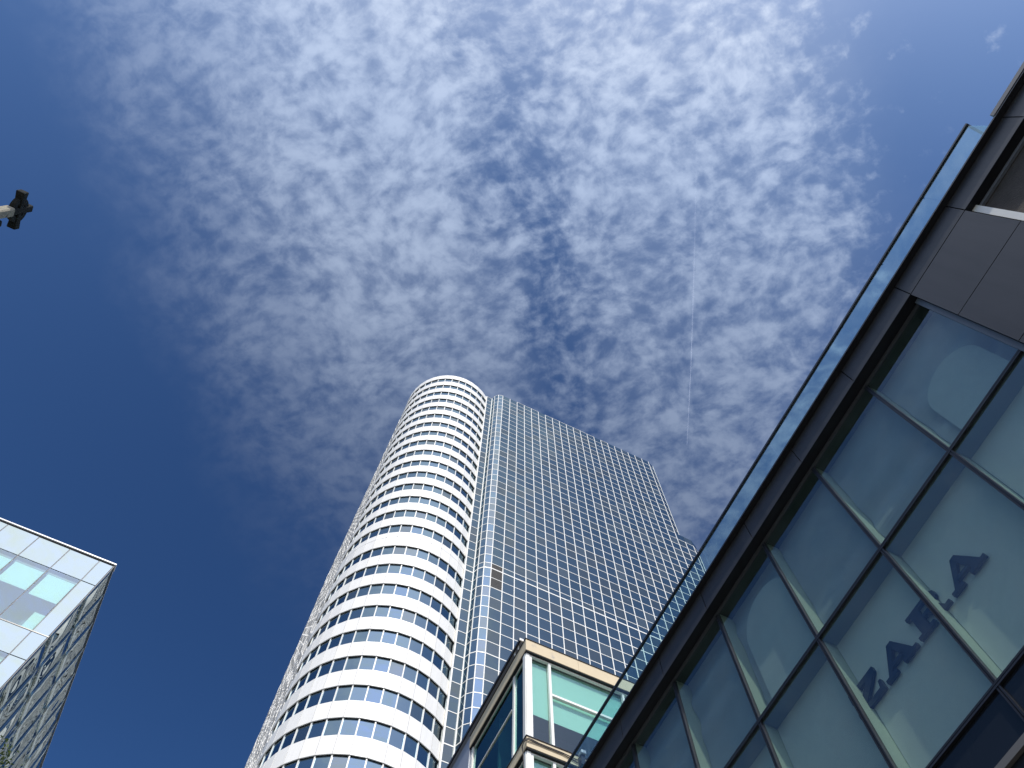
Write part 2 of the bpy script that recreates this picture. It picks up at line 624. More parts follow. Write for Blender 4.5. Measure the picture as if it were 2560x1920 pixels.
panes, panels, flat = [], [], []
for ri, (z0, z1, win, thin) in enumerate(rows):
    zc_, h = TZ((z0 + z1) / 2), (z1 - z0) * K
    low = z0 < STEP
    chain = leftbay + main + (rightlow if low else rightup)
    for a, bb in zip(chain[:-1], chain[1:]):
        if a == (V[0], 100.0) and 168.0 < z0 < 180.0 and z1 < 181:      # the louvred bay
            continue
        panes.append((T(*a), T(*bb), zc_, h, choose_mat() + (3 if a in main or a in rightup or a in rightlow else 0), 0.0))
    panes.append((T(*strip[0]), T(*strip[1]), zc_, h, 3 if random.random() < .9 else 4, 0.0))
    cb = list(reversed(cyl))                                            # run left to right so that outward is right-hand
    for a, bb in zip(cb[:-1], cb[1:]):
        if win:
            panes.append((T(*a), T(*bb), zc_, h, choose_mat() if random.random() < .6 else 0, 0.10))
        elif thin:
            pass
        else:
            zz1 = z1
            if abs(z1 - 177.75) < 0.01:
                panels.append((T(*a), T(*bb), TZ((z1 + 180.136) / 2), (180.136 - z1) * K))
            panels.append((T(*a), T(*bb), zc_, h))


def emit_slabs(items, name, limit, thick, mats, gapw, gaph):
    scored = []
    for it in items:
        (mx_, my_), L, ang = seg_frame(it[0], it[1])
        # facing factor
        nx, ny = math.sin(ang), -math.cos(ang)
        d = math.hypot(mx_, my_)
        face = max(0.03, -(nx * mx_ + ny * my_) / d)
        scored.append((shown((mx_, my_, it[2]), L * face, it[3]), it, (mx_, my_), L, ang))
    order = sorted(range(len(scored)), key=lambda q: -scored[q][0])
    rest = MB()
    for n_, q in enumerate(order):
        sc, it, (mx_, my_), L, ang = scored[q]
        mi = it[4] if len(it) > 4 else 0
        ins = it[5] if len(it) > 5 else 0.0
        nx, ny = math.sin(ang), -math.cos(ang)
        px_, py_ = mx_ - nx * ins, my_ - ny * ins
        w_, h_ = L - gapw, it[3] - gaph
        rx, rz = random.gauss(0, 0.0045), random.gauss(0, 0.0045)
        if name == 'wall_panel':
            rx, rz = random.gauss(0, 0.0022), random.gauss(0, 0.003)
        if n_ < limit and sc > 0:
            me_obj(name, slab(name, w_, h_, thick, mats[mi]), tower, (px_, py_, it[2]), rot=(rx, 0, ang + rz))
        else:
            Mx = Matrix.Translation((px_, py_, it[2])) @ Matrix.Rotation(ang + rz, 4, 'Z') @ Matrix.Rotation(rx, 4, 'X')
            c8 = [(-w_ / 2, -thick, -h_ / 2), (w_ / 2, -thick, -h_ / 2), (w_ / 2, 0, -h_ / 2), (-w_ / 2, 0, -h_ / 2), (-w_ / 2, -thick, h_ / 2), (w_ / 2, -thick, h_ / 2), (w_ / 2, 0, h_ / 2), (-w_ / 2, 0, h_ / 2)]
            rest.hexa([Mx @ Vector(c) for c in c8], mi)
    rest.obj(name, mats, tower, kind='stuff')


emit_slabs(panes, 'window_pane', 300, 0.03, TG, 0.02, 0.02)
emit_slabs(panels, 'wall_panel', 300, 0.09, [WHITE], 0.045, 0.0)

# core that stops light behind the skin, and the roofs
outer_up = [(x, y) for x, y in (leftbay + main + rightup)] + [(113.2, 140), (FLX + 2, 216)]
def inset(poly, cx_, cy_, d):
    out = []
    for x, y in poly:
        L = math.hypot(x - cx_, y - cy_)
        out.append((x + (cx_ - x) / L * d, y + (cy_ - y) / L * d))
    return out
b = MB()
b.prism([T(*q) for q in inset(list(reversed(cyl)) + [(33.9, 104.6), (40, 104.6), (40, 215), (FLX, 215)], 24, 150, 0.9)], 0.0, TZ(313.2))
b.obj('cylinder_core', DARKCORE, tower)
b = MB()
b.prism([T(36.9, 103.5), T(38.3, 101.2), T(40, 100.6), T(108.3, 100.6), T(111.0, 101.6), T(112.0, 103.6), T(112.3, 140), T(40, 215)], 0.0, TZ(313.2))
b.obj('glass_wing_core', DARKCORE, tower)
b = MB()
b.prism([T(108, 100.6), T(114.9, 100.8), T(117.1, 101.9), T(118.3, 104.2), T(118.7, 140), T(108, 140)], 0.0, TZ(246.8))
b.obj('low_wing_core', DARKCORE, tower)

# mullions of the glass wall (bars standing proud)
def vbar(x, y, z0, z1, w_=0.235, out=0.14, inn=0.10, nang=-PI / 2, m=FRAMEW, name='mullion'):
    b = MB()
    nx, ny = math.cos(nang), math.sin(nang)
    tx, ty = -ny, nx
    q = [(x + tx * sgn * w_ / 2 + nx * d, y + ty * sgn * w_ / 2 + ny * d) for sgn, d in ((-1, out), (1, out), (1, -inn), (-1, -inn))]
    b.hexa([(*T(*p), z0) for p in q] + [(*T(*p), z1) for p in q])
    return b.obj(name, m, tower, (*T(x, y), 0))


topz = TZ(313.8)
for i, x in enumerate(V):
    vbar(x, 100, 0, topz)
for (x, y), a in zip(leftbay[1:], (-150, -120)):
    vbar(x, y, 0, topz, nang=math.radians(a))
vbar(36.08, 103.28, 0, topz, 0.46, 0.34)
vbar(33.62, 103.3, 0, topz, 0.36, 0.30)
for (x, y), a in zip(rightup, (-50, -20, -5)):
    vbar(x, y, TZ(STEP), topz, nang=math.radians(a))
for (x, y), a in zip(rightlow, (-90, -80, -45, -15, -5)):
    vbar(x, y, 0, TZ(STEP), nang=math.radians(a))

# transoms, one bar per floor line
zlines = [(r[1], 0.21) for r in rows]
for n_, (z1, hh) in enumerate(zlines):
    if abs(z1 - 177.75) < 0.01:
        hh = 0.42
    if n_ > 32 and n_ % 6 == 5:
        hh = 0.30
    b = MB()
    low = z1 <= STEP + 0.5
    chain = [main[0]] + main[1:] + (rightlow if low else rightup)
    chain = leftbay + chain
    for a, bb in zip(chain[:-1], chain[1:]):
        if n_ == 0 and a in main:
            k = main.index(a)
            if not (2 <= k < 5 or 6 <= k < 13 or k == 14):
                continue
        b.wallbox(T(*a), T(*bb), TZ(z1 - hh / 2), TZ(z1 + hh / 2), 0.11 * K, 0.05 * K)
    b.wallbox(T(*strip[0]), T(*strip[1]), TZ(z1 - hh / 2), TZ(z1 + hh / 2), 0.11 * K, 0.05 * K)
    b.obj('transom', FRAMEW, tower)
# louvred bay
b = MB()
x0, x1 = V[0] + 0.14, V[1] - 0.14
for j in range(26):
    xx = x0 + (x1 - x0) * (j + 0.5) / 26
    b.box(xx * K - 0.018, xx * K + 0.018, 100 * K - 0.02, 100 * K + 0.02, TZ(169.4), TZ(180.0))
b.box(x0 * K, x1 * K, 100 * K + 0.02, 100 * K + 0.05, TZ(169.4), TZ(180.0))
b.obj('louvre_panel', LOUVRE, tower)
# cylinder mullions
for k in range(15):
    x, y = cyl[k]
    vbar(x, y, 0, TZ(313.4), 0.24, -0.02, 0.30, math.radians(-53.2 - 9.12 * k))
# grey joints between the white panels
b = MB()
for (z0, z1, win, thin) in rows:
    if win:
        continue
    for k in range(15):
        a_ = math.radians(-53.2 - 9.12 * k)
        x, y = cyl[k][0] * K, cyl[k][1] * K
        nx, ny = math.cos(a_), math.sin(a_)
        tx_, ty_ = -ny, nx
        q = [(x + tx_ * s_ * 0.035 + nx * d, y + ty_ * s_ * 0.035 + ny * d) for s_, d in ((-1, .062), (1, .062), (1, -.004), (-1, -.004))]
        b.hexa([(*p_, TZ(z0)) for p_ in q] + [(*p_, TZ(z1)) for p_ in q])
for k in range(14):                      # joint across the tall plant-room band
    b.wallbox(T(*cyl[k + 1]), T(*cyl[k]), TZ(177.70), TZ(177.82), 0.094, 0.0)
b.obj('panel_joint', paint('joint_grey', (0.42, 0.42, 0.41), 0.7, 0.2, 0.05), tower, kind='stuff')
# flank running away behind the round end: stepped bays
b = MB()
for ri, (z0, z1, win, thin) in enumerate(rows):
    if win:
        b.box(FLX * K + 0.24, FLX * K + 0.28, CY * K, 214 * K, TZ(z0), TZ(z1), 1)
        for j in range(29):
            yy = (CY + 3.3 * (j + 1)) * K
            b.box(FLX * K + 0.02, FLX * K + 0.24, yy - 0.05, yy + 0.05, TZ(z0), TZ(z1), 2)
    else:
        b.box(FLX * K + 0.04, FLX * K + 0.3, CY * K, 214 * K, TZ(z0), TZ(z1), 0)
        for j in range(29):
            ya_ = (CY + 3.3 * j) * K
            b.box(FLX * K - random.choice((0.0, 0.015, 0.03)), FLX * K + 0.04, ya_ + 0.10, ya_ + 1.36, TZ(z0) + 0.05, TZ(z1) - 0.05, 0)
b.obj('flank_wall', [WHITE, TG[0], paint('light_grey_fin', (0.42, 0.43, 0.44), 0.5, 0.3, 0.03)], tower)
b = MB()
b.prism([T(*q) for q in inset(list(reversed(cyl)) + [(34.0, 104.4), (34.0, 215), (FLX, 215)], 24, 150, 0.25)], TZ(313.2), TZ(313.5))
b.obj('roof', WHITE, tower)

# ------------------------------------------------------------------ dark shop building on the right
S = 0.6


def Q(z):
    return z * S + EYE


shop = thing('retail_building', 'dark grey panelled shop building with tall green glazing and glass roof balustrade', 'building', (9, 3, 0))
YG = [-0.57 + 2.42 * j for j in range(9)]
YEND = YG[-1]
XW, XGl, XS = 10.0 * S, 10.32 * S, 10.706 * S


def sbox(name, m, x0, x1, y0, y1, z0, z1, parent=None, bev=0.0):
    b = MB()
    b.box(x0 * S, x1 * S, y0 * S, y1 * S, Q(z0), Q(z1))
    return b.obj(name, m, parent or shop)


gp = 0.012
# head panels
ys = [-17.1, -14.68, -12.26, -9.84, -7.42, -5.0, -2.75] + YG
for a, c in zip(ys[:-1], ys[1:]):
    sbox('facade_panel', GREYPANEL, 10.0, 10.12, a + gp, c - gp, 18.70, 19.55)
# wall panels beside the window
zs = [18.68, 16.53, 14.38, 12.23, 10.08, 7.9, 5.7, 3.5, 1.3, -1.0, -2.66]
for z1, z0 in zip(zs[:-1], zs[1:]):
    sbox('facade_panel', GREYPANEL, 10.0, 10.12, -2.75 + gp, -0.57, z0 + gp, z1 - gp)
sbox('backing_wall', BLACKSOFFIT, 10.13, 10.60, -2.75, -0.59, -2.66, 19.5)
sbox('backing_wall', BLACKSOFFIT, 10.13, 10.26, -17.1, YEND, 18.71, 19.5)
# recess soffit over the windows, cap and copings
sbox('soffit', BLACKSOFFIT, 10.005, 10.34, -0.56, YEND, 18.69, 18.80)
sbox('interior_ceiling', paint('olive_ceiling', (0.10, 0.13, 0.115), 0.8, 0.1, 0.05), 10.341, 11.18, -0.56, YEND, 18.685, 18.80)
sbox('soffit', BLACKSOFFIT, 10.005, 10.6, -17.1, -2.76, 18.69, 18.80)
for a, c in zip(ys[:-1], ys[1:]):
    sbox('cap', DARKFRAME, 9.845, 10.4, a + 0.0005, c - 0.0005, 19.56, 19.62)
for a, c in ((-17.1, -13.0), (-12.99, -9.0), (-8.99, -4.97)):
    sbox('coping', COPING, 9.83, 10.3, a, c, 19.625, 19.80)
# building mass
b = MB()
b.box(XS + 0.30, 16.0, -17.1 * S, YEND * S, 0, Q(19.5))
b.obj('building_mass', BLACKSOFFIT, shop)
sbox('roof', COPING, 10.4, 26.6, -17.1, YEND, 19.51, 19.55)
sbox('end_wall', GREYPANEL, 10.0, 11.2, YEND, YEND + 0.25, -2.66, 19.5)
# upper right recess
sbox('recess_back_wall', paint('dark_brick', (0.075, 0.068, 0.062), 0.85, 0.2, 0.25, 6, bump=0.6, bscale=40), 10.30, 10.55, -17.1, -2.96, 6.0, 18.69)
sbox('recess_frame', GREYFRAME, 10.22, 10.29, -17.1, -2.96, 18.58, 18.68)
sbox('white_post', FRAMEW, 10.16, 10.28, -2.955, -2.80, 6.0, 18.69)
sbox('backing_wall', BLACKSOFFIT, 10.02, 10.6, -17.1, -2.76, -2.66, 6.0)

# glazing
for j in range(8):
    y0, y1 = YG[j], YG[j + 1]
    for z0, z1, m in ((14.58, 18.68, SHOPGLASS), (10.386, 14.58, SHOPGLASS)):
        b = MB()
        b.box(XGl, XGl + 0.012, y0 * S + 0.012, y1 * S - 0.012, Q(z0) + 0.012, Q(z1) - 0.012)
        b.obj('window_pane', m, shop)
    b = MB()
    b.box(XGl, XGl + 0.02, y0 * S + 0.012, y1 * S - 0.012, Q(9.25), Q(10.386) - 0.012)
    b.obj('spandrel_pane', mirror_glass('dark_spandrel_glass', (0.42, 0.44, 0.42), (0.014, 0.017, 0.022), 0.06), shop)
    # shallow display box behind
    b = MB()
    b.box(XS, XS + 0.02, y0 * S + 0.03, y1 * S - 0.03, Q(10.3), Q(14.58))
    b.obj('interior_wall', SIGNWALL, shop)
    b = MB()                                      # gently rippled blind behind the upper panes
    n = 40
    for t in range(n):
        za, zb = 14.75 + (18.7 - 14.75) * t / n, 14.75 + (18.7 - 14.75) * (t + 1) / n
        xa = XS + 0.02 + 0.045 * math.sin(t * 0.52 + j * 0.3) * (0.5 + 0.5 * math.sin(t * .11 + j))
        xb = XS + 0.02 + 0.045 * math.sin((t + 1) * 0.52 + j * 0.3) * (0.5 + 0.5 * math.sin((t + 1) * .11 + j))
        b.hexa([(xa, y0 * S + .03, Q(za)), (xa + .03, y0 * S + .03, Q(za)), (xa + .03, y1 * S - .03, Q(za)), (xa, y1 * S - .03, Q(za)),
                (xb, y0 * S + .03, Q(zb)), (xb + .03, y0 * S + .03, Q(zb)), (xb + .03, y1 * S - .03, Q(zb)), (xb, y1 * S - .03, Q(zb))])
    b.obj('interior_blind', paint('grey_blue_blind', (0.44, 0.47, 0.50), 0.8, 0.1, 0.10, 1.6), shop)
    sbox('shelf', paint('grey_shelf', (0.30, 0.34, 0.36), 0.7, 0.2, 0.05), 10.345, 10.705, y0 + 0.05, y1 - 0.05, 14.50, 14.62)
# mullions, fins, transoms
for j in range(9):
    y = YG[j]
    b = MB()
    b.box(XGl - 0.030, XGl + 0.03, y * S - 0.026, y * S - 0.006, Q(9.25), Q(18.68))
    b.box(XGl - 0.014, XGl + 0.03, y * S - 0.006, y * S + 0.006, Q(9.25), Q(18.68))
    b.box(XGl - 0.030, XGl + 0.03, y * S + 0.006, y * S + 0.026, Q(9.25), Q(18.68))
    b.obj('mullion', DARKFRAME, shop)
    if j:
        b = MB()
        b.box(XGl + 0.032, XS + 0.10, y * S - 0.022, y * S + 0.022, Q(10.3), Q(18.69))
        b.obj('fin', FINP, shop)
for z in (18.66, 14.58, 10.386):
    b = MB()
    b.box(XGl - 0.034, XGl - 0.001, YG[0] * S, YEND * S, Q(z) - 0.028, Q(z) - 0.004)
    b.box(XGl - 0.034, XGl - 0.001, YG[0] * S, YEND * S, Q(z) + 0.004, Q(z) + 0.028)
    b.box(XGl - 0.024, XGl + 0.03, YG[0] * S, YEND * S, Q(z) - 0.004, Q(z) + 0.004)
    b.obj('transom', paint('head_frame_grey', (0.07, 0.075, 0.08), 0.4, 0.4, 0.05) if z > 18 else DARKFRAME, shop)
sbox('jamb_frame', GREYFRAME, 10.20, 10.315, -0.56, -0.44, 9.25, 18.68)
sbox('sill_ledge', COPING, 9.98, 10.34, -0.56, YEND, 9.12, 9.24)
sbox('lower_wall', BLACKSOFFIT, 10.05, 10.6, -0.56, YEND, -2.66, 9.11)

# pale round-topped panels added as stand-ins for round column reflections in upper panes
def round_reflection(yc, zc_, r_, zlow):
    b = MB()
    N_ = 20
    pts = [((yc + r_ * math.cos(PI * k / N_)) * S, Q(zc_ + r_ * math.sin(PI * k / N_))) for k in range(N_ + 1)]
    pts = pts + [((yc - r_) * S, Q(zlow)), ((yc + r_) * S, Q(zlow))]
    n_ = len(pts)
    x0_, x1_ = XS - 0.075, XS - 0.06
    b.v += [(x0_, y_, z_) for y_, z_ in pts] + [(x1_, y_, z_) for y_, z_ in pts]
    b.f += [tuple(range(n_)), tuple(range(2 * n_ - 1, n_ - 1, -1))]
    b.m += [0, 0]
    for k in range(n_):
        b.f.append((k, (k + 1) % n_, n_ + (k + 1) % n_, n_ + k))
        b.m.append(0)
    b.obj('reflection_board', paint('pale_reflection', (0.56, 0.60, 0.60), 0.8, 0.1, 0.05), shop)


round_reflection(0.62, 16.2, 0.80, 14.63)
round_reflection(7.75, 17.0, 1.0, 14.63)

# balustrade on the roof edge
bal_ys = [-4.8, -2.86, 0.90, 4.66, 8.41, 12.16, 15.9, 18.7]
for n_, (a, c) in enumerate(zip(bal_ys[:-1], bal_ys[1:])):
    b = MB()
    b.box(10.0 * S, 10.0 * S + 0.012, a * S + 0.004, c * S - 0.004, Q(19.63), Q(20.86))
    b.obj('balustrade_pane', RAILGLASS, shop)
b = MB()
b.box(10.0 * S + 0.013, 13.0 * S, -4.8 * S, -4.8 * S + 0.012, Q(19.63), Q(20.86))
b.obj('balustrade_pane', RAILGLASS, shop)
b = MB()
b.box(10.0 * S - 0.020, 10.0 * S + 0.028, -4.84 * S, 18.7 * S, Q(20.862), Q(20.862) + 0.045)
b.obj('handrail', DARKFRAME, shop)
b = MB()
b.box(10.0 * S + 0.028, 13.0 * S, -4.84 * S, -4.84 * S + 0.035, Q(20.862), Q(20.862) + 0.03)
b.obj('handrail', METAL, shop)
for y in (-2.86, -0.97, 0.90, 4.66, 8.41, 12.16):
    b = MB()
    b.box(10.0 * S - 0.03, 10.0 * S - 0.005, y * S - 0.012, y * S + 0.012, Q(20.862) - 0.03, Q(20.862) + 0.002)
    b.obj('rail_clip', DARKFRAME, shop)

# raised shop name on the inside wall
sign = thing('shop_sign', 'dark blue slab serif ZARA letters on the pale wall behind the shop glass', 'sign', (XS, 5 * S, Q(12.5)))
XL = 10.60
ZT, ZB = 13.20, 12.56


def letter(polys, ycoord0, ycoord1):
    """polys: lists of (s, t), s from left edge 0 to right edge 1, t from base 0 to cap 1; left is +Y seen from the street"""
    b = MB()
    for pl in polys:
        pts = [((ycoord0 + (ycoord1 - ycoord0) * s_) * S, Q(ZB + (ZT - ZB) * t_)) for s_, t_ in pl]
        n = len(pts)
        i = len(b.v)
        x0, x1 = XL * S, XL * S + 0.045
        b.v += [(x0, y, z) for y, z in pts] + [(x1, y, z) for y, z in pts]
        b.f.append(tuple(i + k for k in range(n)))
        b.f.append(tuple(i + n + k for k in reversed(range(n))))
        b.m += [0, 0]
        for k in range(n):
            b.f.append((i + k, i + (k + 1) % n, i + n + (k + 1) % n, i + n + k))
            b.m.append(0)
    return b.obj('letter', LETTER, sign)


ZP = [[(0.02, 1), (0.98, 1), (0.98, 0.82), (0.02, 0.82)], [(0.02, 0.82), (0.14, 0.82), (0.10, 0.62), (0.02, 0.62)],
      [(0.66, 0.82), (0.98, 0.82), (0.36, 0.18), (0.02, 0.18)], [(0.02, 0.18), (1.0, 0.18), (1.0, 0), (0.02, 0)],
      [(0.88, 0.18), (1.0, 0.18), (1.0, 0.40), (0.92, 0.40)]]
AP = [[(0.43, 1), (0.57, 1), (0.90, 0.13), (0.66, 0.13)], [(0.43, 1), (0.52, 0.80), (0.23, 0.13), (0.11, 0.13)],
      [(0.31, 0.38), (0.66, 0.38), (0.69, 0.26), (0.27, 0.26)], [(0, 0.13), (0.34, 0.13), (0.34, 0), (0, 0)],
      [(0.56, 0.13), (1, 0.13), (1, 0), (0.56, 0)]]
RP = [[(0, 1), (0.62, 1), (0.62, 0.87), (0, 0.87)], [(0.12, 0.87), (0.36, 0.87), (0.36, 0.13), (0.12, 0.13)],
      [(0, 0.13), (0.50, 0.13), (0.50, 0), (0, 0)], [(0.62, 1), (0.78, 0.96), (0.86, 0.86), (0.86, 0.64), (0.78, 0.54), (0.62, 0.50), (0.62, 0.60), (0.66, 0.66), (0.66, 0.82), (0.62, 0.87)],
      [(0.36, 0.58), (0.62, 0.58), (0.62, 0.46), (0.36, 0.46)], [(0.46, 0.46), (0.72, 0.50), (0.88, 0.13), (0.64, 0.13)], [(0.62, 0.13), (1, 0.13), (1, 0), (0.62, 0)]]
letter(ZP, 6.98, 6.13)
letter(AP, 6.05, 5.07)
letter(RP, 4.98, 4.03)
letter(AP, 3.93, 2.98)

# ------------------------------------------------------------------ cream corner building
cb_ = thing('corner_building', 'cream corniced building with white frames and teal blinds below the tower', 'building', (13, 21, 0))
X0, Y0 = 7.887, 16.0


def cbox(name, m, x0, x1, y0, y1, z0, z1, parent=None):
    b = MB()
    b.box(x0, x1, y0, y1, z0 + EYE, z1 + EYE)
    return b.obj(name, m, parent or cb_)


REC = 0.17
floors = [(24.10, 24.695), (19.425, 19.842), (14.75, 15.17), (10.1, 10.5), (5.4, 5.8)]
for n_, (zb, zt) in enumerate(floors):
    xs_ = [X0, 10.02, 13.1, 16.2, 19.0]
    for a, c in zip(xs_[:-1], xs_[1:]):
        cbox('cornice_stone', CREAM, a + (0.0 if a == X0 else 0.004), c - 0.004, Y0, Y0 + 0.32, zb, zt)
    ys_ = [Y0 + 0.324, 18.9, 20.9]
    for a, c in zip(ys_[:-1], ys_[1:]):
        cbox('cornice_stone', CREAM, X0, X0 + 0.32, a, c - 0.004, zb, zt)
    cbox('coping_strip', DARKFRAME, X0 - 0.03, 19.0, Y0 - 0.03, Y0 + 0.3, zt + 0.001, zt + 0.028)
    cbox('coping_strip', DARKFRAME, X0 - 0.03, X0 + 0.3, Y0 + 0.301, 20.9, zt + 0.001, zt + 0.028)
    if n_ == 0:
        cbox('coping_strip', CREAM, X0 - 0.01, 19.0, Y0 - 0.01, Y0 + 0.3, zt + 0.029, zt + 0.05)
    cbox('floor_slab', DARKROOM, X0 + 0.33, 19.0, Y0 + 0.33, 28, zb + 0.02, zt - 0.02)
    cbox('soffit', BLACKSOFFIT, X0 + 0.02, 19.0, Y0 + 0.02, Y0 + 0.30, zb - 0.045, zb - 0.002)
    cbox('soffit', BLACKSOFFIT, X0 + 0.02, X0 + 0.30, Y0 + 0.31, 20.9, zb - 0.045, zb - 0.002)
tops = [f[0] - 0.05 for f in floors]
bots = [f[1] + 0.03 for f in floors[1:]] + [-EYE]
fy = Y0 + 0.12                    # front plane of the frames
for fi, (zt, zb) in enumerate(zip(tops, bots)):
    # corner column: a channel profile
    b = MB()
    b.box(X0 + 0.06, X0 + 0.19, fy - 0.02, fy + 0.15, zb + EYE, zt + EYE)
    b.box(X0 + 0.03, X0 + 0.059, fy + 0.02, fy + 0.20, zb + EYE, zt + EYE)
    b.obj('corner_column', FRAMEW, cb_)
    cbox('column_shadow_line', BLACKSOFFIT, X0 + 0.191, X0 + 0.205, fy + 0.02, fy + 0.15, zb, zt)  # black strips painted in as the shadow lines between the column pieces
    cbox('column_shadow_line', BLACKSOFFIT, X0 + 0.035, X0 + 0.059, fy + 0.205, fy + 0.22, zb, zt)
    zz0, zz1 = zb + 0.03, zt - 0.05
    xm = [X0 + 0.206, 8.775 + 0.09, 11.80, 14.7, 17.6]
    # frame posts on the sunny side
    for xp, wd in ((X0 + 0.206, 0.085), (8.835, 0.095), (11.83, 0.08), (14.75, 0.08), (17.7, 0.08)):
        cbox('frame_post', FRAMEW, xp, xp + wd, fy, fy + 0.14, zb, zt)
    posts = [X0 + 0.291, 8.835, 8.93, 11.83, 11.91, 14.75, 14.83, 17.7]
    cbox('frame_head', FRAMEW, X0 + 0.292, 19.0, fy + 0.001, fy + 0.10, zt - 0.05, zt - 0.001)
    for pi in range(0, 8, 2):
        xa, xb = posts[pi], posts[pi + 1]
        cbox('window_pane', GREENGLASS, xa, xb, fy + 0.10, fy + 0.112, zb, zt - 0.05)
        if pi:
            cbox('frame_rail', FRAMEW, xa, xb, fy + 0.002, fy + 0.11, zt - 1.70, zt - 1.60)
        cbox('roller_blind', BLIND, xa - 0.02, xb + 0.02, fy + 0.20, fy + 0.205, zt - 2.74, zt - 0.01)
    # shaded side
    posts = [fy + 0.205, 17.17, 17.38, 20.72]
    cbox('frame_post', FRAMEW, X0 + 0.10, X0 + 0.22, 17.172, 17.29, zb, zt)
    cbox('frame_post', FRAMEW, X0 + 0.14, X0 + 0.22, 17.291, 17.37, zb, zt)
    cbox('frame_post', FRAMEW, X0 + 0.08, X0 + 0.24, 20.72, 20.84, zb, zt)
    cbox('frame_head', FRAMEW, X0 + 0.12, X0 + 0.20, fy + 0.205, 20.72, zt - 0.04, zt - 0.001)
    for pi in (0, 2):
        ya, yb = posts[pi], posts[pi + 1]
        cbox('window_pane', clear_glass('blue_side_glass', (0.62, 0.84, 0.82), 0.07, (0.75, 1.0, 0.95)), X0 + 0.15, X0 + 0.162, ya, yb, zb, zt - 0.04)
    cbox('frame_rail', FRAMEW, X0 + 0.11, X0 + 0.15, 17.38, 20.72, zt - 1.58, zt - 1.53)
    cbox('room_wall', DARKROOM, X0 + 0.4, 19.0, 19.0, 19.1, zb, zt)
    cbox('shelf', ROOMLIT, 9.2, 11.2, 16.9, 16.94, zb + 0.75, zb + 0.80)
    cbox('shelf', ROOMLIT, 9.2, 11.2, 17.0, 17.03, zb + 0.35, zb + 0.38)
# rounded lampshade in the first room, lit by the sun
b = MB()
for k in range(10):
    a0, a1 = PI / 2 * k / 10, PI / 2 * (k + 1) / 10
    b.hexa([(8.62, 16.5, 19.9 + EYE), (8.62 - 0.30 * math.cos(a0), 16.5, 19.9 + EYE + 0.42 * math.sin(a0)), (8.62 - 0.30 * math.cos(a1), 16.5, 19.9 + EYE + 0.42 * math.sin(a1)), (8.62, 16.5, 19.9 + EYE + 0.002),
            (8.62, 16.6, 19.9 + EYE), (8.62 - 0.30 * math.cos(a0), 16.6, 19.9 + EYE + 0.42 * math.sin(a0)), (8.62 - 0.30 * math.cos(a1), 16.6, 19.9 + EYE + 0.42 * math.sin(a1)), (8.62, 16.6, 19.9 + EYE + 0.002)])
b.obj('round_panel', BLIND, cb_)
cbox('side_wall', METAL, X0 + 0.02, X0 + 0.3, 20.905, 28.0, -EYE, 24.80)
cbox('back_wall', METAL, X0 + 0.02, 19.0, 28.01, 28.2, -EYE, 24.80)
cbox('end_wall', CREAM, 19.001, 19.3, Y0, 28.0, -EYE, 24.80)
# projecting eaves gutter along the shaded side
cbox('gutter', DARKFRAME, 7.765, 7.80, 16.30, 28.0, 24.90, 25.02)
cbox('gutter_soffit', METAL, 7.801, 7.99, 16.33, 28.0, 24.955, 24.985)
cbox('gutter_soffit', BLACKSOFFIT, 7.801, 7.83, 16.33, 28.0, 24.90, 24.954)
cbox('gutter_end', FRAMEW, 7.765, 7.93, 16.265, 16.298, 24.90, 25.02)
for yy in (16.55, 16.85):
    cbox('gutter_bracket', FRAMEW, 7.84, 7.88, yy, yy + 0.05, 24.74, 24.954)
cbox('roof', COPING, X0 + 0.1, 19.0, Y0 + 0.31, 28, 24.72, 24.80)

# cables clipped round the lower cornice, floodlight
zc0 = 19.69 + EYE
for dz_, dd in ((0.0, 0.03), (-0.055, 0.045)):
    pts = [(9.62, Y0 - 0.03, zc0 - 0.05 + dz_ * 2.2), (9.1, Y0 - 0.03, zc0 + dz_), (8.3, Y0 - 0.03, zc0 + 0.01 + dz_), (8.05, Y0 - 0.05, zc0 + 0.02 + dz_),
           (7.93 - dd * .6, Y0 - 0.06, zc0 + 0.01 + dz_), (7.84 - dd, Y0 + 0.02, zc0 - 0.05 + dz_), (7.83 - dd, Y0 + 0.12, zc0 - 0.20 + dz_), (7.85, Y0 + 0.16, zc0 - 0.5), (7.86, Y0 + 0.16, zc0 - 2.5)]
    b = MB()
    b.tube(pts, 0.017, 8)
    o = b.obj('cable', CABLE, None, pts[0], smooth=True)
    o['label'] = ('upper of two grey cables bent round the cream cornice corner' if dz_ == 0 else 'lower of two grey cables bent round the cream cornice corner')
    o['category'] = 'cable'
fl = thing('floodlight', 'small grey floodlight box on the lower cream cornice', 'floodlight', (9.70, Y0 - 0.2, zc0))
b = MB()
b.box(9.62, 9.80, Y0 - 0.30, Y0 - 0.06, zc0 + 0.02, zc0 + 0.17)
o = b.obj('housing', METAL, fl)
md = o.modifiers.new('bevel', 'BEVEL')
md.width = 0.03
md.segments = 3
b = MB()
b.box(9.64, 9.78, Y0 - 0.22, Y0 - 0.002, zc0 - 0.35, zc0 + 0.019)
b.obj('bracket', DARKFRAME, fl)

